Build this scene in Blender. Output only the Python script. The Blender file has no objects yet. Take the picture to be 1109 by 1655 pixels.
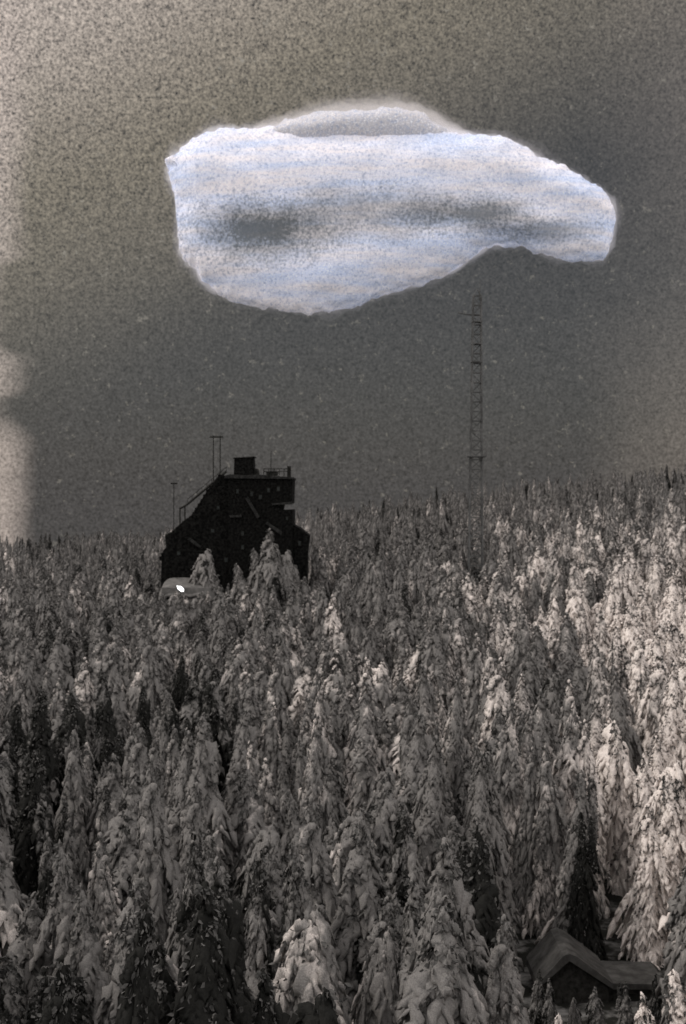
import bpy, bmesh, math, random
import numpy as np
from mathutils import Vector, Matrix, noise as mnoise

# ------------------------------------------------------------------ set-up
scene = bpy.context.scene
COL = scene.collection
W0, H0 = 1109.0, 1655.0
CX, HY, F = 554.5, 820.0, 2270.0          # principal column, eye-level row, focal length in photo pixels
CAMZ = 40.0
SUN_AZ, SUN_EL = math.radians(-98.0), math.radians(36.0)   # azimuth clockwise from +Y (negative = left)

cam_d = bpy.data.cameras.new("camera")
cam = bpy.data.objects.new("camera", cam_d)
COL.objects.link(cam)
cam.location = (0, 0, CAMZ)
cam.rotation_euler = (math.radians(90), 0, 0)
cam_d.sensor_fit = 'VERTICAL'
cam_d.sensor_height = 36.0
cam_d.lens = 36.0 * F / H0
cam_d.shift_y = -(H0 / 2 - HY) / H0 * -1.0 * -1.0
cam_d.clip_end = 20000
cam_d.dof.use_dof = True            # old soft lens focused a little short
cam_d.dof.focus_distance = 45.0
cam_d.dof.aperture_fstop = 0.95
scene.camera = cam

scene.view_settings.view_transform = 'Standard'
scene.view_settings.look = 'None'
scene.view_settings.exposure = 0.0
scene.view_settings.gamma = 1.0
scene.cycles.max_bounces = 5
scene.cycles.diffuse_bounces = 3
scene.cycles.volume_bounces = 1
scene.cycles.transparent_max_bounces = 8


class NT:
    """small helper for node trees"""
    def __init__(s, tree):
        s.t = tree
        tree.nodes.clear()

    def n(s, typ, **kw):
        nd = s.t.nodes.new(typ)
        for k, v in kw.items():
            if k == 'i':
                for a, b in v.items():
                    nd.inputs[a].default_value = b
            else:
                setattr(nd, k, v)
        return nd

    def l(s, a, b):
        s.t.links.new(a, b)

    def math(s, op, a, b=None, clamp=False):
        nd = s.t.nodes.new('ShaderNodeMath')
        nd.operation = op
        nd.use_clamp = clamp
        for k, v in ((0, a), (1, b)):
            if v is None:
                continue
            if isinstance(v, (int, float)):
                nd.inputs[k].default_value = v
            else:
                s.l(v, nd.inputs[k])
        return nd.outputs[0]

    def mix(s, f, a, b):
        nd = s.t.nodes.new('ShaderNodeMix')
        nd.data_type = 'RGBA'
        for k, v in ((0, f), (6, a), (7, b)):
            if isinstance(v, (int, float)):
                nd.inputs[k].default_value = v
            elif isinstance(v, tuple):
                nd.inputs[k].default_value = v if len(v) == 4 else (*v, 1)
            else:
                s.l(v, nd.inputs[k])
        return nd.outputs[2]

    def ramp(s, fac, stops, interp='LINEAR'):
        nd = s.t.nodes.new('ShaderNodeValToRGB')
        nd.color_ramp.interpolation = interp
        el = nd.color_ramp.elements
        while len(el) > 1:
            el.remove(el[-1])
        for k, (p, c) in enumerate(stops):
            e = el[0] if k == 0 else el.new(p)
            e.position = p
            if isinstance(c, (int, float)):
                c = (c, c, c)
            e.color = (*c, 1)
        s.l(fac, nd.inputs[0])
        return nd.outputs[0]

    def noise(s, vec, scale, detail=2.0, rough=0.5, dist=0.0):
        nd = s.t.nodes.new('ShaderNodeTexNoise')
        nd.inputs['Scale'].default_value = scale
        nd.inputs['Detail'].default_value = detail
        nd.inputs['Roughness'].default_value = rough
        nd.inputs['Distortion'].default_value = dist
        if vec is not None:
            s.l(vec, nd.inputs['Vector'])
        return nd.outputs[0]


# ------------------------------------------------------------------ world: heavy grey evening sky
world = bpy.data.worlds.new("World")
scene.world = world
world.use_nodes = True
T = NT(world.node_tree)
wout = T.n('ShaderNodeOutputWorld')
bg = T.n('ShaderNodeBackground')
sky = T.n('ShaderNodeTexSky')
sky.sky_type = 'NISHITA'
sky.sun_disc = False
sky.sun_elevation = SUN_EL
sky.sun_rotation = SUN_AZ
sky.air_density = 1.0
sky.dust_density = 3.0
tc = T.n('ShaderNodeTexCoord')
D = tc.outputs['Generated']
sep = T.n('ShaderNodeSeparateXYZ')
T.l(D, sep.inputs[0])
dx, dy, dz = sep.outputs
# slow cloud layers over the whole dome
n_big = T.noise(D, 2.2, 3, 0.55)
n_mid = T.noise(D, 9.0, 4, 0.6)
n_mottle = T.noise(D, 260.0, 2, 0.7)
n_grain = T.noise(D, 520.0, 1, 0.8)
# brown glow put into the sky colour high up, stronger to the left (west)
h_az = T.math('ARCTAN2', dx, dy)
m1 = T.math('SUBTRACT', T.math('MULTIPLY', dz, 2.9), T.math('MULTIPLY', h_az, 1.35))
m1 = T.math('ADD', m1, T.math('MULTIPLY', T.math('SUBTRACT', n_big, 0.5), 0.25))
brown = T.ramp(m1, [(0.36, 0.0), (1.0, 1.0)], 'EASE')
brown2 = T.ramp(T.math('SUBTRACT', m1, 0.90), [(0.0, 0.0), (0.12, 0.25), (0.36, 1.0)])
base = T.mix(T.ramp(T.math('ADD', dz, 0.0), [(0.0, 0.0), (0.30, 1.0)]), (0.075, 0.071, 0.069), (0.061, 0.058, 0.055))
c1 = T.mix(brown, base, (0.205, 0.178, 0.136))
c1 = T.mix(T.math('MULTIPLY', brown2, 0.75), c1, (0.50, 0.43, 0.38))
# light leak painted into the sky colour at far left and right
lf = T.math('ADD', T.math('MULTIPLY', h_az, -1.0), T.math('MULTIPLY', T.math('SUBTRACT', T.noise(D, 40.0, 1, 0.4), 0.5), 0.012))
edge_w = T.ramp(dz, [(0.0, 1.0), (0.046, 1.0), (0.056, 0.55), (0.064, 0.15), (0.074, 0.15), (0.080, 0.8), (0.104, 0.8), (0.112, 0.0), (0.164, 0.0), (0.172, 0.7), (0.35, 1.0)])
pale = T.ramp(T.math('ADD', lf, T.math('MULTIPLY', edge_w, 0.021)), [(0.236, 0.0), (0.246, 0.5), (0.258, 1.0), (0.40, 0.7)])
c1 = T.mix(T.math('MULTIPLY', pale, 0.8), c1, (0.46, 0.39, 0.345))
rt = T.math('ADD', h_az, T.math('MULTIPLY', T.math('SUBTRACT', n_mid, 0.5), 0.08))
paler = T.ramp(T.math('MULTIPLY', T.ramp(rt, [(0.17, 0.0), (0.25, 1.0), (0.5, 0.6)]), T.ramp(dz, [(0.0, 1.0), (0.16, 0.35), (0.28, 0.6)])), [(0.0, 0.0), (1.0, 1.0)])
c1 = T.mix(T.math('MULTIPLY', paler, 0.7), c1, (0.21, 0.18, 0.155))
# fine film-like grain put into the sky colour
gr = T.math('ADD', T.math('MULTIPLY', T.math('SUBTRACT', n_grain, 0.5), 0.9), T.math('MULTIPLY', T.math('SUBTRACT', n_mottle, 0.5), 0.35))
gr = T.math('MULTIPLY', gr, T.math('ADD', 1.5, T.math('MULTIPLY', brown, 1.1)))
gr = T.math('ADD', 1.0, gr)
grc = T.n('ShaderNodeVectorMath', operation='SCALE')
T.l(c1, grc.inputs[0])
T.l(gr, grc.inputs['Scale'])
c1 = grc.outputs[0]
# sparse pale flecks
fl = T.ramp(T.noise(D, 170.0, 3, 0.8), [(0.61, 0.0), (0.71, 1.0)])
c1 = T.mix(T.math('MULTIPLY', fl, T.math('ADD', 0.35, T.math('MULTIPLY', brown, 0.35))), c1, (0.36, 0.33, 0.28))
# overcast overhead and behind, out of view, brightened as fill for the forest
beh = T.ramp(T.math('SUBTRACT', 1.0, dy), [(0.12, 0.0), (0.9, 1.0)])
SKYB = T.mix(n_big, (1.10, 1.05, 1.02), (1.36, 1.29, 1.24))
c2 = T.mix(beh, c1, SKYB)
SK = T.n('ShaderNodeVectorMath', operation='SCALE')
T.l(sky.outputs[0], SK.inputs[0])
SK.inputs['Scale'].default_value = 0.10       # daylight strength of the clear sky
c3 = T.mix(0.94, SK.outputs[0], c2)
T.l(c3, bg.inputs['Color'])
bg.inputs['Strength'].default_value = 1.0
T.l(bg.outputs[0], wout.inputs['Surface'])

sun_d = bpy.data.lights.new("sun", 'SUN')
sun_d.energy = 1.5
sun_d.angle = math.radians(14.0)
sun_d.color = (1.0, 0.93, 0.86)
sun = bpy.data.objects.new("sun", sun_d)
COL.objects.link(sun)
sv = Vector((math.sin(SUN_AZ) * math.cos(SUN_EL), math.cos(SUN_AZ) * math.cos(SUN_EL), math.sin(SUN_EL)))
sun.rotation_euler = sv.to_track_quat('Z', 'Y').to_euler()
sun.location = sv * 300


# ------------------------------------------------------------------ helpers
def P(px, py, d):
    """a point d metres ahead seen at photo pixel px,py (used only to measure real sizes and places)"""
    return Vector(((px - CX) / F * d, d, CAMZ - (py - HY) / F * d))


def tag(o, label=None, cat=None, group=None, kind=None):
    if label: o['label'] = label
    if cat: o['category'] = cat
    if group: o['group'] = group
    if kind: o['kind'] = kind
    return o


def empty(name, loc, label, cat, group=None):
    o = bpy.data.objects.new(name, None)
    COL.objects.link(o)
    o.location = loc
    o.empty_display_size = 0.3
    return tag(o, label, cat, group)


class MB:
    def __init__(s):
        s.v, s.f = [], []

    def add(s, vs, fs):
        b = len(s.v)
        s.v += [tuple(v) for v in vs]
        s.f += [tuple(i + b for i in f) for f in fs]

    def box(s, x0, x1, y0, y1, z0, z1):
        s.add([(x0, y0, z0), (x1, y0, z0), (x1, y1, z0), (x0, y1, z0), (x0, y0, z1), (x1, y0, z1), (x1, y1, z1), (x0, y1, z1)],
              [(0, 3, 2, 1), (4, 5, 6, 7), (0, 1, 5, 4), (1, 2, 6, 5), (2, 3, 7, 6), (3, 0, 4, 7)])

    def prism(s, poly, y0, y1):
        """poly: (x,z) points, clockwise or not, extruded along y"""
        n = len(poly)
        s.add([(x, y0, z) for x, z in poly] + [(x, y1, z) for x, z in poly],
              [tuple(range(n)), tuple(range(2 * n - 1, n - 1, -1))] + [(i, i + n, (i + 1) % n + n, (i + 1) % n) for i in range(n)])

    def bar(s, a, b, r, sides=5, r2=None):
        a, b = Vector(a), Vector(b)
        r2 = r if r2 is None else r2
        d = (b - a).normalized()
        u = d.orthogonal().normalized()
        w = d.cross(u)
        vs = []
        for p, rr in ((a, r), (b, r2)):
            for k in range(sides):
                t = 2 * math.pi * k / sides
                vs.append(p + (u * math.cos(t) + w * math.sin(t)) * rr)
        fs = [(k, (k + 1) % sides, (k + 1) % sides + sides, k + sides) for k in range(sides)]
        fs += [tuple(range(sides - 1, -1, -1)), tuple(range(sides, 2 * sides))]
        s.add(vs, fs)

    def build(s, name, m, parent=None, smooth=False, off=(0, 0, 0)):
        me = bpy.data.meshes.new(name)
        o3 = Vector(off)
        me.from_pydata([tuple(Vector(v) - o3) for v in s.v], [], s.f)
        me.update()
        bm = bmesh.new()
        bm.from_mesh(me)
        bmesh.ops.recalc_face_normals(bm, faces=bm.faces)
        bm.to_mesh(me)
        bm.free()
        if smooth:
            for p in me.polygons:
                p.use_smooth = True
        me.materials.append(m)
        o = bpy.data.objects.new(name, me)
        COL.objects.link(o)
        if parent is not None:
            o.parent = parent
        return o


# ------------------------------------------------------------------ materials
def new_mat(name):
    m = bpy.data.materials.new(name)
    m.use_nodes = True
    t = NT(m.node_tree)
    out = t.n('ShaderNodeOutputMaterial')
    return m, t, out


def simple(name, c1, c2, scale, rough=0.8, bump=0.0, rr=(0.35, 0.65)):
    m, t, out = new_mat(name)
    b = t.n('ShaderNodeBsdfPrincipled', i={'Roughness': rough})
    b.inputs['Specular IOR Level'].default_value = 0.06
    co = t.n('ShaderNodeTexCoord').outputs['Object']
    nz = t.noise(co, scale, 5, 0.65)
    t.l(t.mix(t.ramp(nz, [(rr[0], 0.0), (rr[1], 1.0)]), c1, c2), b.inputs['Base Color'])
    if bump:
        bp = t.n('ShaderNodeBump', i={'Strength': bump, 'Distance': 0.1})
        t.l(nz, bp.inputs['Height'])
        t.l(bp.outputs[0], b.inputs['Normal'])
    t.l(b.outputs[0], out.inputs[0])
    return m


def tree_material():
    m, t, out = new_mat("snow_on_spruce")
    b = t.n('ShaderNodeBsdfPrincipled', i={'Roughness': 0.85})
    b.inputs['Specular IOR Level'].default_value = 0.15
    geo = t.n('ShaderNodeNewGeometry')
    co = t.n('ShaderNodeTexCoord').outputs['Object']
    at = t.n('ShaderNodeAttribute', attribute_type='INSTANCER', attribute_name='snow')  # snow cover plus the light and dark painted in per tree
    sn = at.outputs['Fac']
    sp = t.n('ShaderNodeSeparateXYZ')
    t.l(geo.outputs['Normal'], sp.inputs[0])
    wco = geo.outputs['Position']
    mpz = t.n('ShaderNodeMapping')
    mpz.inputs['Scale'].default_value = (1.0, 1.0, 0.42)
    t.l(wco, mpz.inputs[0])
    wv = mpz.outputs[0]
    n0 = t.noise(wv, 0.16, 3, 0.6)          # gusts: whole sides of trees caked or blown bare
    n1 = t.noise(wv, 0.8, 4, 0.65)
    n2 = t.noise(wco, 4.0, 3, 0.7)
    n3 = t.noise(wco, 13.0, 2, 0.7)
    # snow lies where the surface faces up, in a ragged cover
    cov = t.math('ADD', t.math('MULTIPLY', sp.outputs[2], 0.20), t.math('MULTIPLY', t.math('SUBTRACT', n1, 0.5), 1.0))
    cov = t.math('ADD', cov, t.math('MULTIPLY', t.math('SUBTRACT', n0, 0.5), 2.0))
    cov = t.math('ADD', cov, t.math('MULTIPLY', t.math('SUBTRACT', n2, 0.5), 0.30))
    cov = t.math('ADD', cov, sn)
    rime = t.ramp(t.math('ADD', cov, 0.5), [(0.16, 0.0), (0.34, 1.0)])
    mask = t.ramp(cov, [(0.30, 0.0), (0.50, 0.45), (0.80, 1.0)])
    needle = t.mix(n2, (0.003, 0.003, 0.003), (0.022, 0.022, 0.020))
    g3 = t.ramp(n3, [(0.3, 0.0), (0.7, 1.0)])
    frost = t.mix(g3, (0.120, 0.115, 0.112), (0.215, 0.206, 0.199))
    heavy = t.mix(g3, (0.52, 0.475, 0.445), (0.90, 0.82, 0.775))
    t.l(t.mix(mask, t.mix(rime, needle, frost), heavy), b.inputs['Base Color'])
    bp = t.n('ShaderNodeBump', i={'Strength': 0.5, 'Distance': 0.15})
    t.l(t.math('ADD', n2, t.math('MULTIPLY', n3, 0.5)), bp.inputs['Height'])
    t.l(bp.outputs[0], b.inputs['Normal'])
    t.l(b.outputs[0], out.inputs[0])
    return m


M_tree = tree_material()
M_needle = simple("dark_needle_sprays", (0.04, 0.04, 0.039), (0.20, 0.194, 0.188), 1.1, 0.9, 0.0, (0.40, 0.75))
M_bark = simple("frosted_bark", (0.02, 0.018, 0.016), (0.18, 0.17, 0.165), 3.0, 0.9, 0.5)
M_ground = simple("forest_floor_with_patchy_snow", (0.018, 0.018, 0.016), (0.20, 0.195, 0.19), 0.35, 0.95, 0.6, (0.48, 0.66))
M_black = simple("soot_black_boarding", (0.001, 0.001, 0.001), (0.016, 0.016, 0.015), 2.2, 0.9, 0.3, (0.42, 0.72))
M_black2 = simple("weathered_black_steel", (0.006, 0.006, 0.005), (0.030, 0.030, 0.028), 1.2, 0.8, 0.2)
M_grey = simple("grey_settled_snow", (0.08, 0.078, 0.076), (0.16, 0.155, 0.15), 0.7, 0.9, 0.4)  # snow in a mid grey tone
M_roofsnow = simple("roof_snow", (0.035, 0.034, 0.033), (0.085, 0.083, 0.08), 0.8, 0.9, 0.3)
M_ledge = simple("dark_snow", (0.010, 0.010, 0.010), (0.035, 0.035, 0.034), 1.5, 0.9, 0.3)  # snow in a very dark grey tone
M_glass = simple("dark_window_glass", (0.03, 0.035, 0.035), (0.06, 0.07, 0.07), 0.5, 0.2)
M_steel = simple("haze_grey_steel", (0.05, 0.051, 0.051), (0.13, 0.131, 0.131), 0.3, 0.8, 0.1)  # grey lifted in the colour to stand for haze over the mast
M_pole = simple("dark_timber_pole", (0.008, 0.008, 0.007), (0.02, 0.02, 0.018), 1.0, 0.9)
M_log = simple("dark_logs", (0.012, 0.012, 0.011), (0.05, 0.048, 0.045), 2.0, 0.9, 0.4)


def lamp_mat():
    m, t, out = new_mat("lit_lamp_glass")
    e = t.n('ShaderNodeEmission', i={'Color': (1, 1, 1, 1), 'Strength': 3.0})
    t.l(e.outputs[0], out.inputs[0])
    return m


M_lamp = lamp_mat()

# ------------------------------------------------------------------ ground: one sheet, valley rising to a wooded ridge
RIDGE_Y = 500.0
_rx = [-400, -122, -67, 0, 49, 122, 400]
_rz = [16, 15.5, 18.0, 27.0, 33.5, 41.0, 52.0]


def sm(t):
    t = max(0.0, min(1.0, t))
    return t * t * (3 - 2 * t)


def ridge(x):
    return float(np.interp(x, _rx, _rz))


def gz(x, y):
    # x is scaled so that the ridge profile is measured at the ridge
    r = ridge(x * RIDGE_Y / max(y, 150.0) if y < RIDGE_Y else x)
    if y <= RIDGE_Y:
        z = r * sm((y - 110) / (RIDGE_Y - 90) * 0.92 + 0.02) ** 1.0
    else:
        z = r - (y - RIDGE_Y) * 0.10
    z += 1.2 * mnoise.noise(Vector((x * 0.02, y * 0.02, 3.1)))
    return z


gb = MB()
xs = [-9000, -4000, -1500, -700] + list(range(-400, 401, 10)) + [700, 1500, 4000, 9000]
ys = [-3000, -800, -200] + list(range(-60, 721, 10)) + [900, 1300, 2500, 5000, 12000]
for y in ys:
    for x in xs:
        gb.v.append((x, y, gz(x, y)))
nx = len(xs)
for j in range(len(ys) - 1):
    for i in range(nx - 1):
        a = j * nx + i
        gb.f.append((a, a + 1, a + 1 + nx, a + nx))
ground = gb.build("ground", M_ground, smooth=True)
tag(ground, kind='structure')

# ------------------------------------------------------------------ mine building (dark headframe works)
DB = 300.0


def B(px, py):
    q = P(px, py, DB)
    return (q.x, q.z)


bx0 = P(380, 0, DB).x
BASEZ = gz(bx0, DB) - 1.0
works = empty("industrial_building", (bx0, DB, BASEZ),
              "black sloping-sided mine works with a flat-topped tower standing above the snowy spruces", "building")
OFF = works.location


def wb(mb, name, m, parent=works, **k):
    off = OFF
    return mb.build(name, m, parent, off=off, **k)


def poly(pts):
    return [B(*p) for p in pts]


zb = BASEZ
# tower
m = MB(); m.prism(poly([(368, 771), (473, 774), (472, 813), (456, 815), (454, 824), (473, 823), (473, 849)]) + [(B(473, 0)[0], zb), (B(372, 0)[0], zb)][:2] + [], DB, DB + 16)
tower = wb(m, "tower", M_black)
# stepped sloping gallery wing on the left
left = [(368, 772), (355, 766), (347, 779), (337, 790), (327, 806), (318, 820), (309, 834), (298, 842), (288, 851), (276, 862), (266, 866), (268, 886), (262, 893), (256, 906), (259, 926)]
rag = random.Random(4)
ragged = [left[0]]
for a_, b_ in zip(left[:-1], left[1:]):
    n_ = 2 if abs(a_[0] - b_[0]) > 5 else 1
    for k_ in range(n_):
        f0, f1 = k_ / n_, (k_ + 1) / n_
        p0 = (a_[0] + (b_[0] - a_[0]) * f0, a_[1] + (b_[1] - a_[1]) * f0)
        p1 = (a_[0] + (b_[0] - a_[0]) * f1, a_[1] + (b_[1] - a_[1]) * f1)
        jx = (rag.random() - .35) * 2.2
        if abs(p1[0] - p0[0]) > 2:
            ragged += [(p1[0] + 0.6 + jx * .3, p0[1] + 0.5 + rag.random()), (p1[0] + jx * .3, p1[1])]
        else:
            ragged.append(p1)
m = MB(); m.prism(poly(ragged) + [(B(259, 0)[0], zb), (B(371.6, 0)[0], zb)], DB + 1.2, DB + 14)
wing = wb(m, "sloping_wing", M_black)
# right annexe with falling roof
m = MB(); m.prism(poly([(473.3, 848), (483, 853), (500, 866), (497, 890), (496, 923)]) + [(B(496, 0)[0], zb), (B(473.3, 0)[0], zb)], DB + 0.8, DB + 12)
annexe = wb(m, "annexe", M_black)
# roof house
m = MB(); m.prism(poly([(377, 740), (391, 739), (408, 738), (409, 771.3), (376, 770.8)]), DB + 3, DB + 9)
cab = wb(m, "roof_cabin", M_black)
m = MB(); m.prism(poly([(409.3, 756), (415, 757), (417, 771.5), (409.3, 771.3)]), DB + 3.5, DB + 8)
wb(m, "vent_box", M_black2, cab)
m = MB(); m.prism(poly([(375, 738.8), (410, 736.8), (410, 738), (375, 740)]), DB + 2.7, DB + 9.3)
wb(m, "cabin_roof", M_black2, cab)
# thin dark snow along the tower roof edge, ledges, diagonal stair ledges
m = MB(); m.prism(poly([(363, 773), (364, 768.6), (372, 766.5), (398, 768), (420, 767), (440, 769.4), (474.5, 771), (474.5, 774), (420, 773.5)]), DB - 0.5, DB + 16.2)
wb(m, "snow_on_roof", M_ledge)
for pts, y0 in (([(397, 806), (401, 803), (420, 835), (416, 838)], -0.7), ([(429, 846), (432, 843), (456, 859), (455, 865)], -0.7),
                ([(371, 833), (390, 832), (391, 835.5), (372, 836.5)], -0.5), ([(440, 813.5), (472.5, 811), (473.5, 815.2), (440, 816)], -0.6),
                ([(303, 872), (307, 869), (325, 883), (322, 886)], 0.4)):
    m = MB(); m.prism(poly(pts), DB + y0, DB + y0 + 0.5)
    wb(m, "snowy_ledge", M_ledge)
# parapet rail with posts
m = MB()
for px in (426, 434, 443, 451, 459):
    a = B(px, 770); b = B(px, 757.5)
    m.bar((a[0], DB + 1, a[1]), (b[0], DB + 1, b[1]), 0.09)
for py in (757.5, 762):
    a = B(425, py); b = B(468, py - 0.3)
    m.bar((a[0], DB + 1, a[1]), (b[0], DB + 1, b[1]), 0.08)
m.box(B(430, 0)[0], B(449, 0)[0], DB + 1.1, DB + 1.3, B(0, 769)[1], B(0, 762.3)[1])
wb(m, "roof_railing", M_black2)
m = MB(); m.box(B(464, 0)[0], B(470, 0)[0], DB + 0.6, DB + 1.6, B(0, 771.2)[1], B(0, 753)[1])
wb(m, "chimney", M_black2)
m = MB(); a = B(437, 770); b = B(437.5, 728); m.bar((a[0], DB + 2, a[1]), (b[0], DB + 2, b[1]), 0.11, 6, 0.05)
wb(m, "flagpole", M_black2)
# corrugated steps down the wing roof (a narrow stair)
m = MB()
for i in range(len(left) - 4):
    a = B(*left[i + 1]); b = B(*left[i + 2])
    m.bar((a[0], DB + 1.4, a[1] + 0.12), (b[0], DB + 1.4, b[1] + 0.12), 0.16)
wb(m, "roof_edge", M_black2, wing)
# window openings with dark panes
wins = [(407, 798, 4, 6), (421, 803, 4.5, 6), (434, 792, 4, 6), (450, 790, 4, 6), (384, 794, 4, 6), (343, 858, 5, 5), (392, 862, 4, 6), (392, 884, 4, 6), (365, 905, 5, 6), (414, 905, 4, 6), (484, 878, 4, 6), (464, 838, 3, 5), (288, 894, 5, 5), (352, 820, 4, 5)]
for (px, py, hw, hh) in wins:
    yy = DB - 0.12
    if px < 368: yy = DB + 1.08
    if px > 474: yy = DB + 0.68
    a = B(px - hw / 2, py - hh / 2); b = B(px + hw / 2, py + hh / 2)
    fr = MB(); t = 0.07
    fr.box(a[0] - t, a[0] + t, yy - 0.06, yy + 0.119, b[1], a[1]); fr.box(b[0] - t, b[0] + t, yy - 0.06, yy + 0.119, b[1], a[1])
    fr.box(a[0] - t, b[0] + t, yy - 0.065, yy + 0.118, a[1], a[1] + t); fr.box(a[0] - t, b[0] + t, yy - 0.09, yy + 0.118, b[1] - 2 * t, b[1])
    fr.box((a[0] + b[0]) / 2 - t / 2, (a[0] + b[0]) / 2 + t / 2, yy - 0.05, yy + 0.11, b[1], a[1])
    wo = wb(fr, "window", M_black2)
    pn = MB(); pn.box(a[0] + t, b[0] - t, yy + 0.02, yy + 0.115, b[1], a[1])
    wb(pn, "pane", M_glass, wo)

# inclined conveyor tube with its trestle, left of the works
conv = empty("conveyor", (P(300, 0, DB).x, DB + 3, gz(P(300, 0, DB).x, DB + 3) - 0.5),
             "thin raised conveyor running down beside the sloping left side of the black works", "conveyor")
OFF = conv.location
m = MB()
pa = P(366, 762, DB + 3); pb = P(303, 815, DB + 3); pc = P(291, 822, DB + 3)
m.bar(pa, pb, 0.26, 6); m.bar(pa + Vector((0, 0, 1.0)), pb + Vector((0, 0, 1.0)), 0.07, 5); m.bar(pb, pc, 0.24, 6)
for k in range(9):
    q = pa.lerp(pb, k / 8)
    m.bar(q, q + Vector((0, 0, 1.0)), 0.06)
wb(m, "gallery", M_black2, conv)
for px, py in ((291, 821), (299, 817)):
    q = P(px, py, DB + 3); g = gz(q.x, q.y) - 0.5
    m = MB(); m.bar((q.x, q.y, g), q, 0.17, 6)
    wb(m, "leg", M_black2, conv)

# ------------------------------------------------------------------ poles
def pole_thing(name, label, px_list, top, d, r, arm=None):
    q = P(sum(px_list) / len(px_list), 0, d)
    g = gz(q.x, d) - 0.5
    root = empty(name, (q.x, d, g), label, "utility pole")
    for px in px_list:
        x = P(px, 0, d).x
        mb = MB(); mb.bar((x, d, g), (x, d, P(0, top, d).z), r, 6, r * 0.75)
        mb.build("post", M_pole, root, off=root.location)
    if arm:
        a = P(arm[0], arm[2], d); b = P(arm[1], arm[2], d)
        mb = MB(); mb.box(a.x, b.x, d - 0.28, d - 0.12, a.z - 0.22, a.z + 0.1)
        am = mb.build("crossarm", M_pole, root, off=root.location)
        for t in (0.04, 0.5, 0.96):
            x = a.x + (b.x - a.x) * t
            mb = MB()
            mb.bar((x, d - 0.2, a.z + 0.08), (x, d - 0.2, a.z + 0.42), 0.09, 6)
            mb.build("insulator", M_steel, am, off=root.location)
    return root


pole_thing("utility_pole", "tall twin-post pole with a crossarm beside the roof cabin of the black works", [345, 356], 704, 312, 0.15, (339, 361, 706))
pole_thing("utility_pole", "thin lone pole left of the black works, just above the treetops", [281], 779, 312, 0.11, (276, 287, 781))

# ------------------------------------------------------------------ lattice mast
DM = 318.0
mc = P(768, 0, DM)
mg = gz(mc.x, DM) - 0.5
mast = empty("lattice_mast", (mc.x, DM, mg), "tall slender steel lattice mast rising from the forest below the tail of the pale cloud", "mast")
ztop = P(0, 478, DM).z
w0, w1 = 3.3, 1.75


def mw(z):
    t = (z - mg) / (ztop - mg)
    return (w0 + (w1 - w0) * t) / 2


def mx(z):
    t = (z - mg) / (ztop - mg)
    return mc.x + 0.45 * t


cs = [(-1, -1), (1, -1), (1, 1), (-1, 1)]
zs = np.linspace(mg, ztop, 34)
for (sx, sy) in cs:
    mb = MB()
    for a, b in zip(zs[:-1], zs[1:]):
        mb.bar((mx(a) + sx * mw(a), DM + sy * mw(a), a), (mx(b) + sx * mw(b), DM + sy * mw(b), b), 0.21, 4)
    mb.build("leg", M_steel, mast, off=mast.location)
mb = MB()
for i, (a, b) in enumerate(zip(zs[:-1], zs[1:])):
    for k in range(4):
        s0, s1 = cs[k], cs[(k + 1) % 4]
        mb.bar((mx(b) + s0[0] * mw(b), DM + s0[1] * mw(b), b), (mx(b) + s1[0] * mw(b), DM + s1[1] * mw(b), b), 0.13, 4)
        if i % 2: s0, s1 = s1, s0
        mb.bar((mx(a) + s0[0] * mw(a), DM + s0[1] * mw(a), a), (mx(b) + s1[0] * mw(b), DM + s1[1] * mw(b), b), 0.11, 4)
mb.build("bracing", M_steel, mast, off=mast.location)
for py, ex in ((738, 0.9), (585, 0.25), (556, 0.2), (520, 0.25)):
    z = P(0, py, DM).z
    mb = MB(); e = mw(z) + ex
    mb.box(mx(z) - e, mx(z) + e, DM - e, DM + e, z - 0.12, z + 0.12)
    if ex > .8:
        for sx, sy in cs:
            mb.bar((mx(z) + sx * e, DM + sy * e, z), (mx(z) + sx * e, DM + sy * e, z + 1.2), 0.06)
    mb.build("platform", M_steel, mast, off=mast.location)
z = P(0, 508, DM).z
mb = MB(); mb.bar((mx(z) - 4.3, DM, z + 0.4), (mx(z) - 2.2, DM, z - 0.05), 0.16); mb.bar((mx(z) - 2.2, DM, z - 0.05), (mx(z) + 0.9, DM, z - 0.2), 0.16)
mb.build("side_arm", M_steel, mast, off=mast.location)
mb = MB(); mb.bar((mx(ztop) + .6, DM, ztop - 1), (mx(ztop) + 0.7, DM, P(0, 452, DM).z), 0.14, 6, 0.04)
for sx, sy in cs:
    mb.bar((mx(ztop) + sx * w1 / 2, DM + sy * w1 / 2, ztop), (mx(ztop), DM, ztop + 1.6), 0.1, 4)
mb.build("antenna", M_steel, mast, off=mast.location)

# ------------------------------------------------------------------ snowed-in shed and its lamp in front of the works
DS = 284.0
q0 = P(256, 932, DS); q1 = P(346, 962, DS)
shed = empty("shed", ((q0.x + q1.x) / 2, DS, gz(q0.x, DS) - 0.5), "low flat-roofed shed with a thick grey snow roof in front of the black works", "shed")
OFF = shed.location
m = MB(); m.box(q0.x + 0.6, q1.x - 0.6, DS + 0.4, DS + 9, OFF.z, P(0, 950, DS).z)
wb(m, "wall", M_grey, shed)
m = MB()
nn = 18
zt = P(0, 934, DS + 9).z
ze = P(0, 958, DS).z
vs = []
for j in range(7):
    for i in range(nn):
        u, v = i / (nn - 1), j / 6
        x = q0.x + (q1.x - q0.x) * u
        edge = min(1, 6 * u, 6 * (1 - u)) ** 0.5
        z = ze + (zt - ze) * (v ** 0.7) + 0.35 * mnoise.noise(Vector((x * .4, v * 3, 0))) - 0.9 * (1 - edge) - 0.4 * (v == 0)
        vs.append((x, DS + 10 * v, z))
n0 = len(vs)
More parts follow.
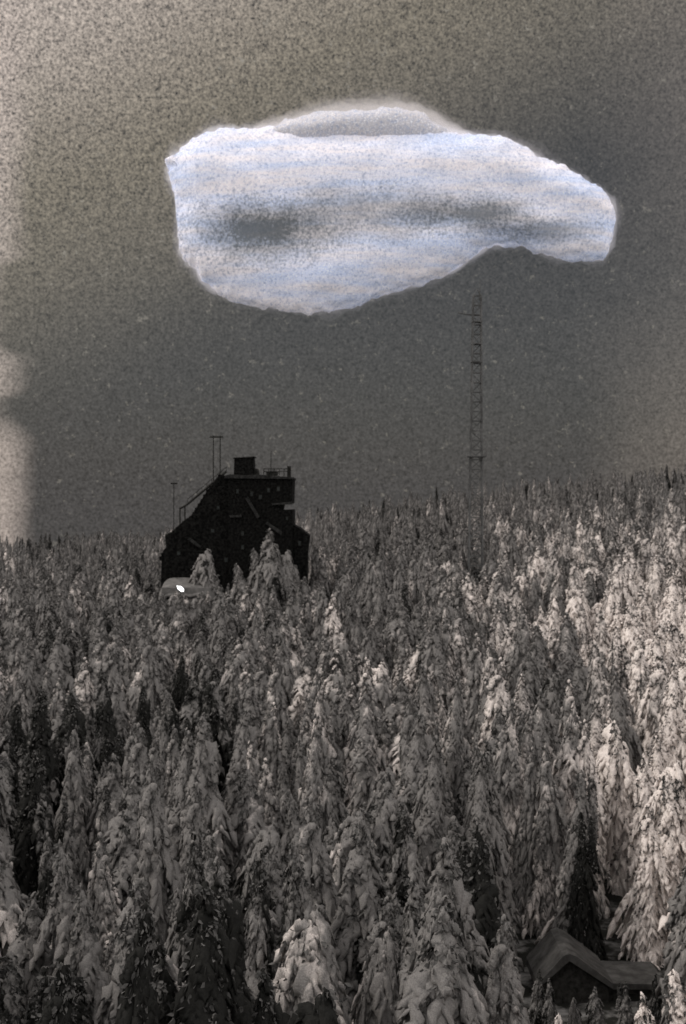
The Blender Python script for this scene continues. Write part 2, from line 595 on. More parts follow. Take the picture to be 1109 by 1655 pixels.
vs += [(x, y, min(z - 0.5, P(0, 950, DS).z - 0.05)) for x, y, z in vs]
fs = [(j * nn + i, j * nn + i + 1, (j + 1) * nn + i + 1, (j + 1) * nn + i) for j in range(6) for i in range(nn - 1)]
fs += [tuple(n0 + k for k in reversed(f)) for f in fs]
rim = [i for i in range(nn)] + [j * nn + nn - 1 for j in range(1, 7)] + [6 * nn + i for i in range(nn - 2, -1, -1)] + [j * nn for j in range(5, 0, -1)]
fs += [(rim[k], rim[(k + 1) % len(rim)], n0 + rim[(k + 1) % len(rim)], n0 + rim[k]) for k in range(len(rim))]
m.add(vs, fs)
wb(m, "snow_roof", M_grey, shed, smooth=True)
a = P(262, 961, DS); b = P(280, 969, DS)
m = MB(); m.box(a.x, b.x, DS + 0.25, DS + 0.5, b.z, a.z)
wb(m, "window", M_black, shed)

lp = P(292, 952, 281)
lamp = empty("floodlight", (lp.x, 281, gz(lp.x, 281) - 0.3), "small brilliant white floodlight on a post in front of the snow-roofed shed", "floodlight")
OFF = lamp.location
m = MB(); m.bar((lp.x, 281.15, OFF.z), (lp.x, 281.15, lp.z), 0.08, 6)
wb(m, "post", M_pole, lamp)
m = MB(); m.prism([(lp.x - .85, lp.z + .75), (lp.x + .2, lp.z + .6), (lp.x + .75, lp.z), (lp.x + .7, lp.z - .55), (lp.x + .2, lp.z - .6), (lp.x - .5, lp.z - .1)], 280.85, 281.05)
head = wb(m, "housing", M_pole, lamp)
m = MB(); m.prism([(lp.x - .78, lp.z + .68), (lp.x + .16, lp.z + .54), (lp.x + .68, lp.z), (lp.x + .62, lp.z - .48), (lp.x + .2, lp.z - .53), (lp.x - .46, lp.z - .06)], 280.80, 280.849)
wb(m, "lamp_glass", M_lamp, head)

# ------------------------------------------------------------------ snow-buried cabin, lower right
DC = 112.0
ca = P(868, 1594, DC); cb = P(1086, 1594, DC); cr = P(919, 1541, DC)
cabin = empty("cabin", ((ca.x + cb.x) / 2, DC, gz(15, DC) - 0.4), "small snow-roofed cabin in a dark clearing near the lower right corner", "cabin")
OFF = cabin.location
gz0 = OFF.z
mid = P(990, 0, DC).x
m = MB()
m.prism([(ca.x + .35, gz0), (ca.x + .35, ca.z - .15), (cr.x, cr.z - .5), (mid - .3, ca.z - .15), (mid - .3, gz0)], DC, DC + 6)
m.prism([(mid - .29, gz0), (mid - .29, ca.z - .2), (cb.x - .3, ca.z - .2), (cb.x - .3, gz0)], DC + .3, DC + 5)
wb(m, "wall", M_log, cabin)
m = MB()
e = .45
m.prism([(ca.x - .1, ca.z - .15), (ca.x, ca.z + .3), (cr.x - .5, cr.z - .05), (cr.x, cr.z + .12), (cr.x + .6, cr.z - .1), (mid, ca.z + .35), (mid, ca.z - .1), (cr.x, cr.z - .45)], DC - .5, DC + 6.5)
wb(m, "snow_roof", M_roofsnow, cabin)
m = MB()
m.prism([(mid + .02, ca.z - .2), (mid + .02, ca.z + .3), (cb.x - .5, ca.z + .2), (cb.x, ca.z - .2)], DC - .2, DC + 5.4)
wb(m, "porch_roof", M_roofsnow, cabin)
m = MB(); m.box(mid + 1.2, mid + 2.1, DC + .22, DC + .4, gz0 + .5, ca.z - .7)
dr = wb(m, "door", M_black2, cabin)
m = MB(); m.bar((mid + 1.35, DC + .12, gz0 + 1.5), (mid + 1.35, DC + .12, gz0 + 1.7), .03)
wb(m, "handle", M_steel, dr)

# ------------------------------------------------------------------ luminous pale cloud body
DK = 560.0
top_pts = [(276, 275), (278, 258), (284, 245), (300, 234), (318, 222), (335, 212), (355, 206), (390, 209), (440, 206), (500, 200), (600, 196), (700, 203), (745, 214), (800, 222), (850, 241), (900, 268), (950, 293), (978, 314), (991, 330), (995, 345)]
bot_pts = [(276, 282), (279, 300), (287, 322), (288, 350), (285, 380), (290, 405), (300, 424), (316, 432), (326, 456), (345, 470), (372, 481), (430, 497), (500, 503), (545, 500), (600, 483), (680, 460), (740, 434), (770, 412), (800, 397), (845, 396), (862, 404), (900, 415), (950, 420), (975, 419), (986, 400), (992, 370), (995, 350)]


def loft_cloud(name, top, bot, depth, mat, parent, nseg=200, nring=72, relief=None, yoff=0.0, seed=0, amp=1.0):
    s = DK / F
    tp = np.array(top, float); bt = np.array(bot, float)
    x0, x1 = min(tp[0, 0], bt[0, 0]), max(tp[-1, 0], bt[-1, 0])
    verts, faces = [], []
    for i in range(nseg + 1):
        c = i / nseg
        u = 0.5 - 0.5 * math.cos(math.pi * c)
        u = 0.6 * u + 0.4 * c
        # station along the top and bottom outlines
        px = x0 + (x1 - x0) * u
        zt_ = np.interp(px, tp[:, 0], tp[:, 1]); zb_ = np.interp(px, np.maximum.accumulate(bt[:, 0]), bt[:, 1])
        endf = min(1.0, (u * 16) ** 0.5 if u < 0.06 else 1.0, ((1 - u) * 16) ** 0.5 if u > 0.94 else 1.0)
        zm, hh = (zt_ + zb_) / 2, (zb_ - zt_) / 2
        dep = depth(u) * endf
        for k in range(nring):
            th = 2 * math.pi * k / nring
            cz, sy_ = math.cos(th), math.sin(th)        # cz=1 top, sy>0 = front
            front = sy_ * dep
            X = (px - CX) * s
            Z = CAMZ - (zm - cz * hh - HY) * s
            Y = DK + yoff - front
            if relief and sy_ > 0:
                v = 0.5 - 0.5 * cz                      # 0 top, 1 bottom
                Y -= relief(u, v) * sy_ * endf
            nv = Vector((X * .06 + seed, Y * .06, Z * .10))
            n = mnoise.noise(nv) * 2.2 + mnoise.noise(nv * 2.7) * 1.1 + mnoise.noise(nv * 7.0) * .55 + mnoise.noise(nv * 17) * .3
            n += (mnoise.noise(nv * 4.3) * 1.8 + mnoise.noise(nv * 11) * .9) * cz ** 4
            dirn = Vector((0, -sy_, cz))
            q = Vector((X, Y, Z)) + Vector((0, -sy_ * .45, cz)) * n * amp
            q.x += mnoise.noise(nv * 5 + Vector((9, 0, 0))) * .9 * amp
            if u < 0.14:
                w_ = (1 - u / 0.14)
                ppy = HY - (q.z - CAMZ) / s
                q.x += w_ * s * (12 * math.exp(-((ppy - 330) / 13) ** 2) - 5 * math.exp(-((ppy - 268) / 22) ** 2) + 11 * mnoise.noise(Vector((ppy * .075, seed, q.y * .05))))
            verts.append(q)
    for i in range(nseg):
        for k in range(nring):
            a = i * nring + k; b = i * nring + (k + 1) % nring
            faces.append((a, b, b + nring, a + nring))
    faces.append(tuple(range(nring - 1, -1, -1)))
    faces.append(tuple(range(nseg * nring, (nseg + 1) * nring)))
    mb = MB(); mb.add(verts, faces)
    return mb.build(name, mat, parent, smooth=True, off=parent.location)


def cloud_material(name, dome=False):
    m, t, out = new_mat(name)
    b = t.n('ShaderNodeBsdfPrincipled', i={'Roughness': 1.0})
    b.inputs['Specular IOR Level'].default_value = 0.0
    co = t.n('ShaderNodeTexCoord').outputs['Object']
    mp = t.n('ShaderNodeMapping')
    mp.inputs['Scale'].default_value = (0.22, 0.22, 2.2)
    mp.inputs['Rotation'].default_value = (0, math.radians(5), 0)
    t.l(co, mp.inputs[0])
    n1 = t.noise(co, 0.05, 4, 0.6)
    nb = t.noise(mp.outputs[0], 0.075, 5, 0.62)
    n2 = t.noise(co, 0.9, 3, 0.75)
    n3 = t.noise(co, 2.2, 2, 0.8)
    col = t.mix(t.ramp(nb, [(0.40, 0.0), (0.60, 1.0)]), (0.52, 0.59, 0.78), (0.74, 0.705, 0.75))
    if dome:
        col = t.mix(0.8, col, (0.42, 0.40, 0.41))
    col = t.mix(t.ramp(n2, [(0.34, 0.62), (0.52, 0.0)]), col, (0.17, 0.24, 0.40))
    col = t.mix(t.ramp(n3, [(0.54, 0.0), (0.68, 0.9)]), col, (0.98, 0.98, 1.0))
    # shade of the hollows painted into the cloud colour as slate-green smudges
    for (cx_, cy_, rx_, ry_, st) in ((425, 380, 150, 66, 1.0), (760, 352, 140, 38, 0.9), (890, 375, 95, 26, 0.7), (560, 355, 170, 60, 0.45), (660, 345, 120, 45, 0.45)):
        q = P(cx_, cy_, DK)
        vsub = t.n('ShaderNodeVectorMath', operation='SUBTRACT')
        t.l(co, vsub.inputs[0])
        vsub.inputs[1].default_value = (q.x - CK.x, 0, q.z - CK.z)
        vm = t.n('ShaderNodeVectorMath', operation='MULTIPLY')
        t.l(vsub.outputs[0], vm.inputs[0])
        s = F / DK
        vm.inputs[1].default_value = (s / rx_, 0, s / ry_)
        ln = t.n('ShaderNodeVectorMath', operation='LENGTH')
        t.l(vm.outputs[0], ln.inputs[0])
        w = t.math('ADD', ln.outputs['Value'], t.math('MULTIPLY', t.math('SUBTRACT', n1, 0.5), 0.8))
        w = t.math('ADD', w, t.math('MULTIPLY', t.math('SUBTRACT', n2, 0.5), 1.2))
        if not dome:
            col = t.mix(t.ramp(w, [(0.25, st * 0.90), (1.20, 0.0)]), col, (0.085, 0.095, 0.10))
    t.l(col, b.inputs['Base Color'])
    bp = t.n('ShaderNodeBump', i={'Strength': 0.35, 'Distance': 0.4})
    t.l(t.math('ADD', n2, t.math('MULTIPLY', n3, 0.4)), bp.inputs['Height'])
    t.l(bp.outputs[0], b.inputs['Normal'])
    # it gives off a faint light of its own
    t.l(col, b.inputs['Emission Color'])
    b.inputs['Emission Strength'].default_value = CLOUD_GLOW
    t.l(b.outputs[0], out.inputs[0])
    return m


def mist_material(name, dens, col, glow=0.28):
    m, t, out = new_mat(name)
    v = t.n('ShaderNodeVolumePrincipled')
    v.inputs['Color'].default_value = (*col, 1)
    v.inputs['Density'].default_value = dens
    v.inputs['Anisotropy'].default_value = 0.0
    v.inputs['Emission Color'].default_value = (*col, 1)
    v.inputs['Emission Strength'].default_value = dens * glow
    t.l(v.outputs[0], out.inputs['Volume'])
    return m


CLOUD_GLOW = 0.28
CK = P(635, 340, DK)
cloud = empty("cloud", CK, "luminous bluish-white cloud shaped like a flat fish, hanging in the dark sky above the forest", "cloud")


def depth_main(u):
    return 5 + 6 * math.sin(math.pi * min(1, u * 0.85 + .12)) ** 0.7


def relief_main(u, v):
    top = 1.6 * math.exp(-((v - 0.22) / 0.13) ** 2)
    hol = -1.6 * math.exp(-((v - 0.55) / 0.17) ** 2) * (math.exp(-((u - .20) / .16) ** 2) + math.exp(-((u - .74) / .2) ** 2))
    low = 1.2 * math.exp(-((v - 0.85) / 0.12) ** 2)
    return top + hol + low


loft_cloud("body", top_pts, bot_pts, depth_main, cloud_material("pale_cloud"), cloud, relief=relief_main, amp=0.8)
dome_top = [(400, 218), (440, 205), (480, 191), (520, 182), (560, 177), (620, 174), (660, 177), (688, 187), (708, 200), (735, 216), (760, 226)]
dome_bot = [(400, 222), (480, 235), (560, 240), (640, 240), (720, 236), (760, 228)]
loft_cloud("crest", dome_top, dome_bot, lambda u: 3 + 9 * math.sin(math.pi * u) ** .7, cloud_material("grey_cloud_crest", True), cloud, nseg=110, nring=40, yoff=3, seed=5, amp=0.8)
# soft mist round the rims, given its own glow for the halo
mt = [(px - 0, py) for px, py in top_pts]
for g_, dn in ((3, 0.060), (6, 0.028), (10, 0.016), (15, 0.008)):
    mtop = [(276 - g_ * 1.1, 285)] + [(x + (-g_ * .8 if x < 300 else 0), y - g_) for x, y in top_pts[1:-2]] + [(995 + g_ * .6, 325), (995 + g_, 345)]
    mbot = [(276 - g_ * 1.1, 290)] + [(x + (-g_ * .8 if x < 330 else 0), y + g_ * .7) for x, y in bot_pts[1:-3]] + [(994 + g_ * .6, 400), (995 + g_ * .8, 370), (995 + g_, 350)]
    loft_cloud("rim_glow_mist", mtop, mbot, lambda u: depth_main(u) * .45, mist_material("rim_glow_mist", dn, (0.93, 0.90, 0.96), {3: 0.8, 6: 0.55, 10: 0.4, 15: 0.3}[g_]), cloud, nseg=110, nring=40, amp=0.5 + g_ * .06, seed=g_)
for g_, dn in ((3, 0.022), (6, 0.012), (10, 0.008), (15, 0.005)):
    ctop = [(400 - g_ * 4, 222), (400 - g_, 214 - g_ * .6), (440, 196 - g_), (480, 181 - g_), (520, 172 - g_), (560, 165 - g_), (620, 162 - g_), (665, 165 - g_), (700, 176 - g_ * .9), (728, 199 - g_ * .8), (760, 218 - g_ * .7), (820, 232 - g_ * .6), (880 + g_, 258)]
    cbot = [(400 - g_ * 4, 232), (480, 260), (560, 262), (640, 260), (760, 265), (880 + g_, 266)]
    loft_cloud("crest_glow_mist", ctop, cbot, lambda u: 3 + 5 * math.sin(math.pi * u) ** .7, mist_material("crest_glow_mist", dn * 1.5, (0.82, 0.78, 0.78)), cloud, nseg=90, nring=36, yoff=3, seed=g_, amp=0.7 + g_ * .06)

# ------------------------------------------------------------------ trees
def make_crown(seed, H, R, taper, whorls, lean, droop, blunt, dbl=False, fuzz=14):
    """snow-laden spruce crown: whorls of drooping lumpy boughs with hanging needle sprays"""
    rnd = random.Random(seed)
    V, Fc = [], []

    def axis(t):
        bx_ = lean * (t ** 2.4) * H
        return Vector((bx_ + 0.12 * math.sin(t * 9 + seed), 0.10 * math.sin(t * 7 + seed * 2), t * H))

    def tube(pts, sd, up, rws, rhs, ns):
        base = len(V)
        for c, rw, rh in zip(pts, rws, rhs):
            for k in range(ns):
                a = 2 * math.pi * k / ns + 0.6 * rnd.random()
                q_ = c + sd * math.cos(a) * rw + up * math.sin(a) * rh
                j = 0.95 + 0.16 * rnd.random() + 0.8 * mnoise.noise(q_ * 2.6) + 0.55 * mnoise.noise(q_ * 6.5)
                V.append(c + (q_ - c) * j)
        m_ = len(pts) - 1
        for i in range(m_):
            for k in range(ns):
                a = base + i * ns + k; b = base + i * ns + (k + 1) % ns
                Fc.append((a, b, b + ns, a + ns))
        Fc.append(tuple(base + m_ * ns + k for k in range(ns)))

    Z = Vector((0, 0, 1))

    def bough(o, az, L, w, dr):
        d = Vector((math.cos(az), math.sin(az), 0)); sd = Vector((-d.y, d.x, 0))
        ph = rnd.random() * 10

        def at(s):
            return o + d * (L * s * (1 - 0.18 * s)) + Vector((0, 0, -dr * L * s * s - 0.05 * L * s)) + sd * (0.12 * L * math.sin(s * 4 + ph))
        n_ = 12
        rws, rhs = [], []
        for i in range(n_ + 1):
            s = i / n_
            q = w * 0.62 * (0.4 + 0.8 * math.sin(math.pi * min(1, 0.15 + 0.72 * s))) * (0.7 + 0.6 * rnd.random())
            if i == n_: q *= 0.3
            rws.append(q); rhs.append(q * (0.6 + 0.4 * rnd.random()))
        tube([at(i / n_) for i in range(n_ + 1)], sd, Z, rws, rhs, 9)
        # side twigs, each with its own load
        if L > 0.7:
            for s in (0.3, 0.45, 0.6, 0.75, 0.9):
                for sg in (-1, 1):
                    if rnd.random() < 0.15: continue
                    c = at(s + 0.08 * (rnd.random() - .5))
                    l2 = L * (0.32 - 0.14 * s) * (0.7 + 0.7 * rnd.random())
                    dd = (d * (0.5 + .4 * rnd.random()) + sd * sg).normalized()
                    s2 = Vector((-dd.y, dd.x, 0))
                    w2 = w * (0.30 + 0.24 * rnd.random())
                    pts = [c + dd * l2 * q - Z * (dr * 0.8 * l2 * q * q + 0.1 * l2 * q) for q in (0, .25, .5, .75, 1)]
                    rr_ = [w2 * .6, w2 * (0.7 + .5 * rnd.random()), w2 * (0.8 + .5 * rnd.random()), w2 * (0.6 + .5 * rnd.random()), w2 * .2]
                    tube(pts, s2, Z, rr_, [q * .8 for q in rr_], 6)
        # hanging sprays along the bough
        for _ in range(fuzz):
            s = 0.25 + 0.78 * rnd.random()
            c = o + d * (L * s * (1 - 0.18 * s)) + Vector((0, 0, -dr * L * s * s - 0.05 * L * s)) + sd * (rnd.random() - .5) * 2.0 * w
            ln = (0.35 + 0.6 * rnd.random()) * (0.35 + 0.3 * w)
            ww = 0.04 + 0.07 * rnd.random()
            out = (d * (rnd.random() * 0.9) + sd * (rnd.random() - .5) * 1.2 + Vector((0, 0, -0.9 + 1.0 * rnd.random()))).normalized()
            sx = out.cross(Vector((rnd.random() - .5, rnd.random() - .5, rnd.random() - .5))).normalized()
            b0 = len(V)
            m0 = c + out * ln * 0.5
            V.extend([c - sx * ww * .5, c + sx * ww * .5, m0 + sx * ww + out.cross(sx) * .05, c + out * ln, m0 - sx * ww - out.cross(sx) * .05])
            Fc.append((b0, b0 + 1, b0 + 2, b0 + 3, b0 + 4))

    for wi in range(whorls):
        t = 0.07 + 0.90 * (wi / (whorls - 1)) ** 0.93
        prof = (1 - t) ** taper
        prof = max(prof, blunt * (1 - t * 0.35)) * (1 - 0.75 * (max(0, t - 0.84) / 0.16) ** 2)
        rr = R * prof * (0.78 + 0.44 * rnd.random())
        if dbl and t > 0.72: rr *= 0.75
        nb = rnd.randint(5, 6) + int(rr * 2.2)
        a0 = rnd.random() * 6.28
        for b in range(nb):
            if rnd.random() < 0.07: continue
            az_ = a0 + 6.28 * b / nb
            lob = mnoise.noise(Vector((t * 7.5 + seed * 3.7, math.cos(az_) * .9, math.sin(az_) * .9 + seed)))
            L = rr * (0.78 + 0.35 * rnd.random()) * (1 + 1.35 * lob)
            L = max(L, 0.3)
            bough(axis(t) + Vector((0, 0, (rnd.random() - .5) * 2.4 * H / whorls)), a0 + 6.28 * b / nb + (rnd.random() - .5) * .6, L, min(0.62, 0.24 + 0.20 * L * (0.7 + .6 * rnd.random())), droop * (0.45 + 1.1 * rnd.random()))
            if dbl and t > 0.72:
                bough(axis(t) + Vector((R * .55, .2, 0)), a0 + 6.28 * b / nb, L * .8, 0.18 + 0.18 * L, droop)
    # lumps of snow caught on the leader
    tip = axis(1.0)
    for k in range(5):
        bough(tip + Vector((0, 0, -0.35 * k)), rnd.random() * 6.28, 0.35 + .12 * k, 0.20, 0.8)
    me = bpy.data.meshes.new("crown")
    me.from_pydata([tuple(v) for v in V], [], Fc)
    me.update()
    bm = bmesh.new(); bm.from_mesh(me); bmesh.ops.recalc_face_normals(bm, faces=bm.faces); bm.to_mesh(me); bm.free()
    for p in me.polygons: p.use_smooth = len(p.vertices) == 4
    me.materials.append(M_tree)
    me.materials.append(M_needle)
    for p in me.polygons:
        if len(p.vertices) == 5: p.material_index = 1
    # trunk
    tb = MB()
    for i in range(10):
        a, b = i / 10, (i + 1) / 10
        tb.bar(axis(a), axis(b), 0.24 * (1 - a) + .03, 7, 0.24 * (1 - b) + .03)
    tm = bpy.data.meshes.new("trunk")
    tm.from_pydata(tb.v, [], tb.f); tm.update()
    tm.materials.append(M_bark)
    return me, tm, H


KINDS = [
    dict(seed=1, H=16, R=2.9, taper=0.45, whorls=32, lean=0.00, droop=1.2, blunt=0.38),
    dict(seed=2, H=17, R=2.4, taper=0.34, whorls=36, lean=0.03, droop=1.5, blunt=0.5),
    dict(seed=3, H=14, R=2.5, taper=0.36, whorls=29, lean=-0.10, droop=1.6, blunt=0.48),
    dict(seed=4, H=15, R=3.6, taper=0.5, whorls=31, lean=0.02, droop=1.0, blunt=0.34),
    dict(seed=5, H=13, R=2.9, taper=0.32, whorls=27, lean=0.09, droop=1.4, blunt=0.55),
    dict(seed=6, H=15, R=2.8, taper=0.4, whorls=32, lean=-0.03, droop=1.3, blunt=0.34, dbl=True),
    dict(seed=7, H=12, R=1.8, taper=0.4, whorls=28, lean=0.14, droop=1.7, blunt=0.44),
]
DESC = ["pointed spruce", "columnar spruce", "left-leaning spruce", "broad spruce", "round-topped spruce", "twin-topped spruce", "thin bent spruce"]
PROTO = [make_crown(**k) for k in KINDS]


def snow_and_leak(px, py):
    """tree snow load with dark areas and the side light leak painted in"""
    s = 0.03 - 0.18 * sm((930 - py) / 110) + 0.08 * sm((px - 250) / 300)
    s += 0.42 * sm((px - 560) / 560) * sm((py - 740) / 220)
    s += 0.42 * sm((px - 880) / 190) * sm((py - 900) / 160) + 0.30 * sm((px - 940) / 130) * sm((py - 880) / 120)  # light leak at the right painted in as heavier snow
    s += 0.30 * sm((45 - px) / 70)
    dk = math.exp(-(((px - 890) / 210) ** 2 + ((py - 1500) / 135) ** 2))
    s -= 1.05 * dk + 1.0 * math.exp(-(((px - 965) / 100) ** 4 + ((py - 1490) / 95) ** 4))
    s -= 0.45 * math.exp(-(((px - 390) / 90) ** 2 + ((py - 1560) / 130) ** 2))
    s -= 0.22 * math.exp(-(((px - 170) / 120) ** 2 + ((py - 1390) / 130) ** 2))
    s -= 0.10 * math.exp(-(((px - 120) / 150) ** 2 + ((py - 900) / 50) ** 2))
    return s


def patch(x, y, py):  # random variation, plus dark pockets between trees painted as bare trees
    nz = mnoise.noise(Vector((x * .045, y * .035, 2.2)))
    return 0.40 * nz - (0.46 * sm((-0.06 - nz) / 0.18) * sm((py - 1050) / 150)) - 0.05 * sm((py - 1350) / 150)


rnd = random.Random(77)
TREES = []      # x, y, z, scale, kind, rot, snow, px, pytop, pybase


def proj(x, y, z):
    return CX + x / y * F, HY - (z - CAMZ) / y * F


def clear_of(x, y, h):
    # footprints and sight lines that the photo shows open
    g = gz(x, y)
    px, pt = proj(x, y, g + h)
    if DB - 2 < y < DB + 18 and 248 < proj(x, y, 0)[0] < 508: return False
    if DS - 2 < y < DS + 12 and 250 < px < 352: return False
    if abs(x - mc.x) < 3.2 and abs(y - DM) < 3.2: return False
    if DC - 3 < y < DC + 8 and 855 < px < 1100: return False
    if y < DC and 840 < px < 1100 and pt < 1600: return False
    if 150 < y < DB + 3 and 245 < px < 510:
        lim = 934
        if px > 480: lim = 925
        if 250 < px < 350: lim = 966 if y < DS else 940
        if pt < lim + (rnd.random() * 14 - 2): return False
    if abs(px - 768) < 22 and y < DM and pt < 905: return False
    return True


y = 56.0
while y < 545:
    step = 4.2 - 0.0014 * (y - 60)
    half = 0.30 * y + 16
    x = -half
    while x < half:
        xx = x + (rnd.random() - .5) * 2.6
        yy = y + (rnd.random() - .5) * 2.6
        k = rnd.choices(range(7), [5, 5, 3, 3, 3, 2, 2])[0]
        sc = (0.72 + 0.42 * rnd.random()) * (1.28 - 0.0009 * (y - 60))
        if rnd.random() < 0.12: sc *= 0.6
        if yy > 380 and rnd.random() < 0.7: k = rnd.choice([0, 1, 6])
        g = gz(xx, yy)
        h = PROTO[k][2] * sc
        # tall trees near the viewer stay below the frame as on the photo
        gap = mnoise.noise(Vector((xx * .055, yy * .045, 7.7)))
        dens = 0.86
        if gap > 0.26 and yy < 330: dens = 0.35
        px, pt = proj(xx, yy, g + h)
        pb_ = proj(xx, yy, g)[1]
        if 330 < px < 430 and 1480 < (pt + pb_) / 2 < 1700: dens = 0.35
        if 700 < px < 1080 and 1420 < (pt + pb_) / 2 < 1700: dens = 0.5
        if rnd.random() < dens and clear_of(xx, yy, h):
            TREES.append([xx, yy, g - 0.3, sc, k, rnd.random() * .8 - .4 if rnd.random() < .8 else rnd.random() * 6.28,
                          snow_and_leak(px, (pt * .6 + pb_ * .4)) + (rnd.random() - .5) * 0.20 + patch(xx, yy, (pt * .6 + pb_ * .4)), px, pt, pb_])
        x += step
    y += step * 0.92

for px in range(352, 506, 9):
    d = 288 + rnd.random() * 4
    if px > 400: d -= 3
    q = P(px, 936 + rnd.random() * 16 - (10 if px > 470 else 0), d); g = gz(q.x, d); k = rnd.choice([0, 1, 2, 4])
    TREES.append([q.x, d, g - 0.3, (q.z - g) / PROTO[k][2], k, rnd.random() * 6, 0.08 + rnd.random() * .1, px, proj(q.x, d, q.z)[1], proj(q.x, d, g)[1]])
for px in range(240, 360, 9):
    d = 278 + rnd.random() * 3
    q = P(px, 953 + rnd.random() * 10, d); g = gz(q.x, d); k = rnd.choice([0, 1, 2, 4])
    TREES.append([q.x, d, g - 0.3, (q.z - g) / PROTO[k][2], k, rnd.random() * 6, 0.08 + rnd.random() * .1, px, proj(q.x, d, q.z)[1], proj(q.x, d, g)[1]])
for px, pt, d, k in ((893, 1572, 103, 0), (962, 1590, 103.5, 3), (1012, 1582, 103, 5), (1060, 1568, 104, 0), (868, 1560, 106, 3), (1098, 1545, 107, 1), (930, 1600, 101, 4)):
    q = P(px, pt, d); g = gz(q.x, d)
    TREES.append([q.x, d, g - 0.3, max(0.2, (q.z - g) / PROTO[k][2]), k, rnd.random() * 6, -0.22, px, pt, proj(q.x, d, g)[1]])
# trees that stand out against the black works
for (px, pt, d, k, sc) in ((332, 886, 290, 4, 0.95), (419, 852, 291, 1, 1.08), (434, 878, 288, 4, 0.95), (452, 888, 287, 4, 1.0), (443, 884, 290, 2, 1.0), (470, 912, 289, 4, 1), (410, 908, 289, 2, 1), (425, 880, 286, 4, 1)):
    q = P(px, pt, d)
    g = gz(q.x, d)
    scz = (q.z - g) / PROTO[k][2]
    TREES.append([q.x, d, g - 0.3, scz, k, 0.0, -0.06, px, pt, proj(q.x, d, g)[1]])

inview = [t for t in TREES if -10 < t[7] < W0 + 10 and t[8] < H0 - 6]


def big(t):
    return -(min(t[9], H0) - t[8]) * t[3]


inview.sort(key=lambda t: t[1] + (0 if t[8] < H0 - 40 else 30))
near = inview[:290] + [t for t in TREES[-8:] if t not in inview[:290]]
near_ids = set(id(t) for t in near)
far = [t for t in TREES if id(t) not in near_ids]

special = set(id(t) for t in TREES[-8:])
GROUP = "snow laden spruces standing nearest on the forest slope"
near.sort(key=lambda t: t[8], reverse=True)


def zone(px):
    for lim, w_ in ((110, "at left edge"), (260, "well left"), (420, "left of the middle"), (560, "left of centre"),
                    (690, "right of centre"), (840, "right of the middle"), (990, "well right"), (2000, "at right edge")):
        if px < lim: return w_


def level(pt):
    for lim, w_ in ((1000, "near the works"), (1090, "far up the slope"), (1160, "partway up the slope"), (1240, "in middle rows"),
                    (1320, "in lower middle rows"), (1400, "in lower rows"), (1490, "behind the front row"), (3000, "in the front row")):
        if pt < lim: return w_


def load(s):
    return "bare dark" if s < -0.12 else "dark lightly frosted" if s < 0.0 else "grey frosted" if s < 0.14 else "snowy" if s < 0.32 else "heavily snow-caked" if s < 0.5 else "white brightened snowy"


cnt = {}
ORD = ["leftmost", "second from left", "third from left", "fourth from left", "fifth from left", "sixth from left", "seventh from left", "eighth from left", "ninth from left", "tenth from left"]
labs = []
for t in near:
    labs.append("%s %s %s, %s" % (load(t[6]), DESC[t[4]], level(t[8]), zone(t[7])))
by = {}
for i, l in enumerate(labs): by.setdefault(l, []).append(i)
for l, ii in by.items():
    if len(ii) > 1:
        ii.sort(key=lambda i: near[i][7])
        for r, i in enumerate(ii):
            labs[i] = (ORD[r] if r < 10 else "rightmost") + " " + l
first = {}
for t, lab in zip(near, labs):
    k = t[4]
    crown_me, trunk_me, _ = PROTO[k]
    if k not in first:
        root = bpy.data.objects.new("spruce_tree", None); COL.objects.link(root)
        c = bpy.data.objects.new("crown", crown_me); COL.objects.link(c); c.parent = root
        tr = bpy.data.objects.new("trunk", trunk_me); COL.objects.link(tr); tr.parent = root
        first[k] = (root, c, tr)
    else:
        r0, c0, t0 = first[k]
        root = r0.copy(); COL.objects.link(root)
        c = c0.copy(); COL.objects.link(c); c.parent = root
        tr = t0.copy(); COL.objects.link(tr); tr.parent = root
    root.empty_display_size = 0.5
    root.location = (t[0], t[1], t[2]); root.rotation_euler = (0.12 * ((t[0] * 3.7) % 1.0 - .5), 0.16 * ((t[1] * 5.9) % 1.0 - .5), t[5]); wd = t[3] * (0.62 + 0.34 * ((t[0] * 7.31) % 1.0)); wd = t[3] * 1.0 if id(t) in special else wd; root.scale = (wd, wd, t[3])
    c['snow'] = float(t[6])
    tag(root, lab, "spruce tree", GROUP)

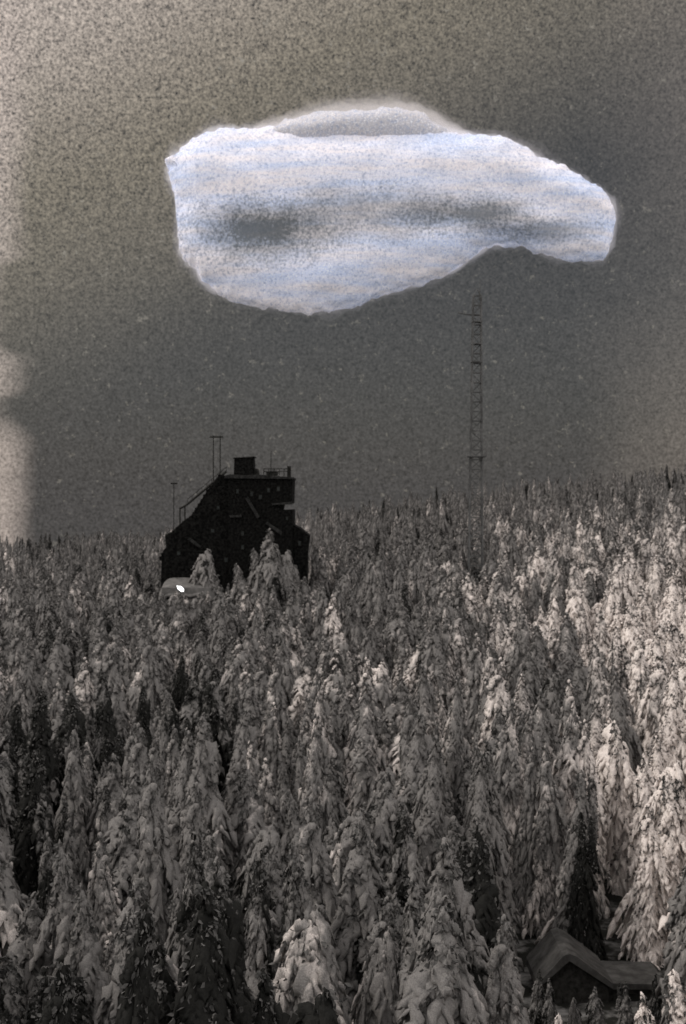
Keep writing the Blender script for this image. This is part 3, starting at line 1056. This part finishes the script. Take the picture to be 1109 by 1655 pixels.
# the rest of the forest: one object, points carrying kind / turn / size / snow
me = bpy.data.meshes.new("forest")
me.from_pydata([(t[0], t[1], t[2]) for t in far], [], [])
for nm, typ, idx in (("kind", 'INT', 4), ("snow", 'FLOAT', 6)):
    at = me.attributes.new(nm, typ, 'POINT')
    at.data.foreach_set('value', [int(t[idx]) if typ == 'INT' else float(t[idx]) for t in far])
at = me.attributes.new("size", 'FLOAT_VECTOR', 'POINT')
sv_ = []
for t in far:
    w_ = (0.72 + 0.36 * ((t[0] * 7.31) % 1.0)) * (1.0 - 0.34 * sm((t[1] - 300) / 180))
    sv_ += [t[3] * w_, t[3] * w_, t[3]]
at.data.foreach_set('vector', sv_)
at = me.attributes.new("turn", 'FLOAT_VECTOR', 'POINT')
tv_ = []
for t in far:
    tv_ += [0.10 * ((t[0] * 3.7) % 1.0 - .5), 0.14 * ((t[1] * 5.9) % 1.0 - .5), t[5]]
at.data.foreach_set('vector', tv_)
forest = bpy.data.objects.new("forest", me)
COL.objects.link(forest)
tag(forest, "dense frosted spruce forest covering the far slope up to the skyline", "forest", kind='stuff')
ng = bpy.data.node_groups.new("forest", 'GeometryNodeTree')
ng.interface.new_socket("Geometry", in_out='INPUT', socket_type='NodeSocketGeometry')
ng.interface.new_socket("Geometry", in_out='OUTPUT', socket_type='NodeSocketGeometry')
gi = ng.nodes.new('NodeGroupInput'); go = ng.nodes.new('NodeGroupOutput')
geoms = ng.nodes.new('GeometryNodeGeometryToInstance')
for k in reversed(range(7)):
    oi = ng.nodes.new('GeometryNodeObjectInfo')
    oi.transform_space = 'ORIGINAL'
    oi.inputs['Object'].default_value = first[k][1]
    oi.inputs['As Instance'].default_value = False
    ng.links.new(oi.outputs['Geometry'], geoms.inputs[0])


def named(nm, typ):
    nd = ng.nodes.new('GeometryNodeInputNamedAttribute')
    nd.data_type = typ
    nd.inputs['Name'].default_value = nm
    return nd.outputs[0]


iop = ng.nodes.new('GeometryNodeInstanceOnPoints')
iop.inputs['Pick Instance'].default_value = True
ng.links.new(gi.outputs[0], iop.inputs['Points'])
ng.links.new(geoms.outputs[0], iop.inputs['Instance'])
ng.links.new(named('kind', 'INT'), iop.inputs['Instance Index'])
ng.links.new(named('turn', 'FLOAT_VECTOR'), iop.inputs['Rotation'])
ng.links.new(named('size', 'FLOAT_VECTOR'), iop.inputs['Scale'])
ng.links.new(iop.outputs[0], go.inputs[0])
md = forest.modifiers.new("forest", 'NODES')
md.node_group = ng
print("TREES", len(TREES), "near", len(near), "far", len(far), "faces", [len(p[0].polygons) for p in PROTO], 'far edge of near', max(t[1] for t in near))
